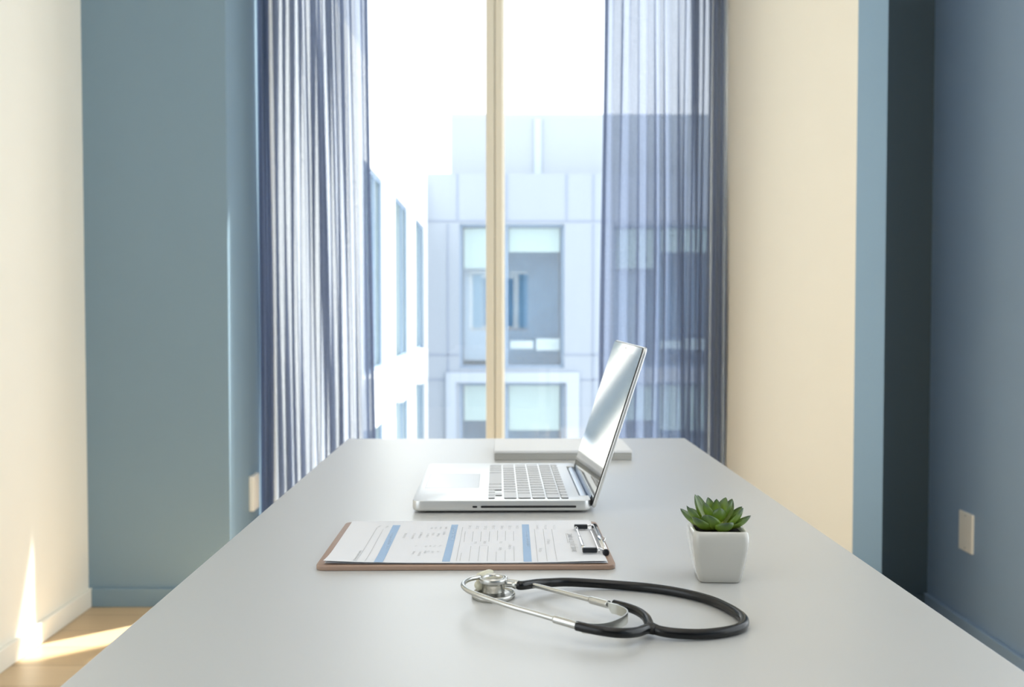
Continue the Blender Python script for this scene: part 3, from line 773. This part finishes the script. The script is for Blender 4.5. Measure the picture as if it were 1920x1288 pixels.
# wing on the left side of the courtyard
lw = thing('courtyard_wing', 'white rendered building wing with tall windows receding on the left of the courtyard', 'building', (-4, 17, -10))
XW = -2.12
ys = [5.0, 16.0, 18.75, 20.9, 23.9, 26.0, 29.2, 30.0]
zz = [-10, -6, -.06 - .85, -.06, 3.39, 5.03]
b = MB()
for i in range(len(ys) - 1):
    for j in range(len(zz) - 1):
        if i % 2 == 1 and j in (1, 2, 3): continue
        b.box(XW - .5, XW, ys[i], ys[i + 1], zz[j], zz[j + 1], m='render')
b.box(XW - 4, XW - 3.5, 5, 30, -10, 5, m='render'); b.box(XW - 4, XW, 4.9, 5.0, -10, 5.03, m='render'); b.box(XW - 3.5, XW - .5, 5, 30, 4.8, 5.0, m='render')
b.build('wall', parent=lw)
for i in range(1, len(ys) - 1, 2):
    y0, y1 = ys[i], ys[i + 1]
    b = MB()
    for (z0, z1) in ((zz[1], zz[2]), (zz[3], zz[4])):
        b.box(XW - .07, XW - .03, y0, y1, z0, z0 + .07, m='winframe'); b.box(XW - .07, XW - .03, y0, y1, z1 - .07, z1, m='winframe')
        for y in (y0, y1 - .07, y0 + .6 * (y1 - y0)): b.box(XW - .07, XW - .03, y, y + .07, z0 + .07, z1 - .07, m='winframe')
    b.box(XW - .07, XW - .03, y0, y1, zz[2], zz[3], m='winframe')
    w = b.build('window', parent=lw)
    b = MB()
    for (z0, z1) in ((zz[1], zz[2]), (zz[3], zz[4])): b.box(XW - .055, XW - .045, y0 + .07, y1 - .07, z0 + .07, z1 - .07, m='glass_far')
    b.build('pane', parent=w)
    b = MB(); b.box(XW - 1.6, XW - 1.5, y0 - .3, y1 + .3, zz[1], zz[4] + .2, m='room_pale'); b.build('office_room', parent=w)
    b = MB(); b.box(XW - .05, XW + .16, y0 - .05, y0 + .72 * (y1 - y0), zz[2] + .02, zz[3], m='render', bevel=.02); b.build('parapet_panel', parent=lw)
b = MB(); b.box(-30, 30, 4.4, 60, -10.3, -10, m='ground'); b.build('courtyard_ground', kind='structure')

# ------------------------------------------------------------------ light
wd = bpy.data.worlds.new('sky'); S.world = wd; wd.use_nodes = True
bg = wd.node_tree.nodes['Background']; bg.inputs['Color'].default_value = (.90, .95, 1, 1); bg.inputs['Strength'].default_value = 1.25
sd_ = Vector((.77, .645, 1.55)).normalized()
sl = bpy.data.lights.new('sun', 'SUN'); sl.energy = 6.5; sl.angle = math.radians(1.0); sl.color = (1, .95, .86)
so = bpy.data.objects.new('sun', sl); COL.objects.link(so); so.rotation_euler = sd_.to_track_quat('Z', 'Y').to_euler(); so.location = (5, 5, 8)
def portal(name, loc, rot, sx, sy):
    l = bpy.data.lights.new(name, 'AREA'); l.shape = 'RECTANGLE'; l.size = sx; l.size_y = sy; l.cycles.is_portal = True
    o = bpy.data.objects.new(name, l); COL.objects.link(o); o.location = loc; o.rotation_euler = rot
portal('window_portal', ((WX0 + WX1) / 2, WY_ + .07, 1.4), (-math.pi / 2, 0, 0), 1.79, 2.8)
portal('added_left_window_portal', (XL - .17, sum(SPL) / 2, (SZ0 + SZ1) / 2), (0, -math.pi / 2, 0), SZ1 - SZ0, SPL[1] - SPL[0])
portal('added_right_window_portal', (XR + .17, sum(SPR) / 2, (SZ0 + SZ1) / 2), (0, math.pi / 2, 0), SZ1 - SZ0, SPR[1] - SPR[0])

S.view_settings.view_transform = 'Standard'; S.view_settings.look = 'None'; S.view_settings.gamma = 1
S.view_settings.use_curve_mapping = False
S.view_settings.exposure = 1.10
try:
    S.cycles.transparent_max_bounces = 24; S.cycles.max_bounces = 10; S.cycles.diffuse_bounces = 6
except Exception: pass
for o in bpy.data.objects:
    if '_o' in o: del o['_o']
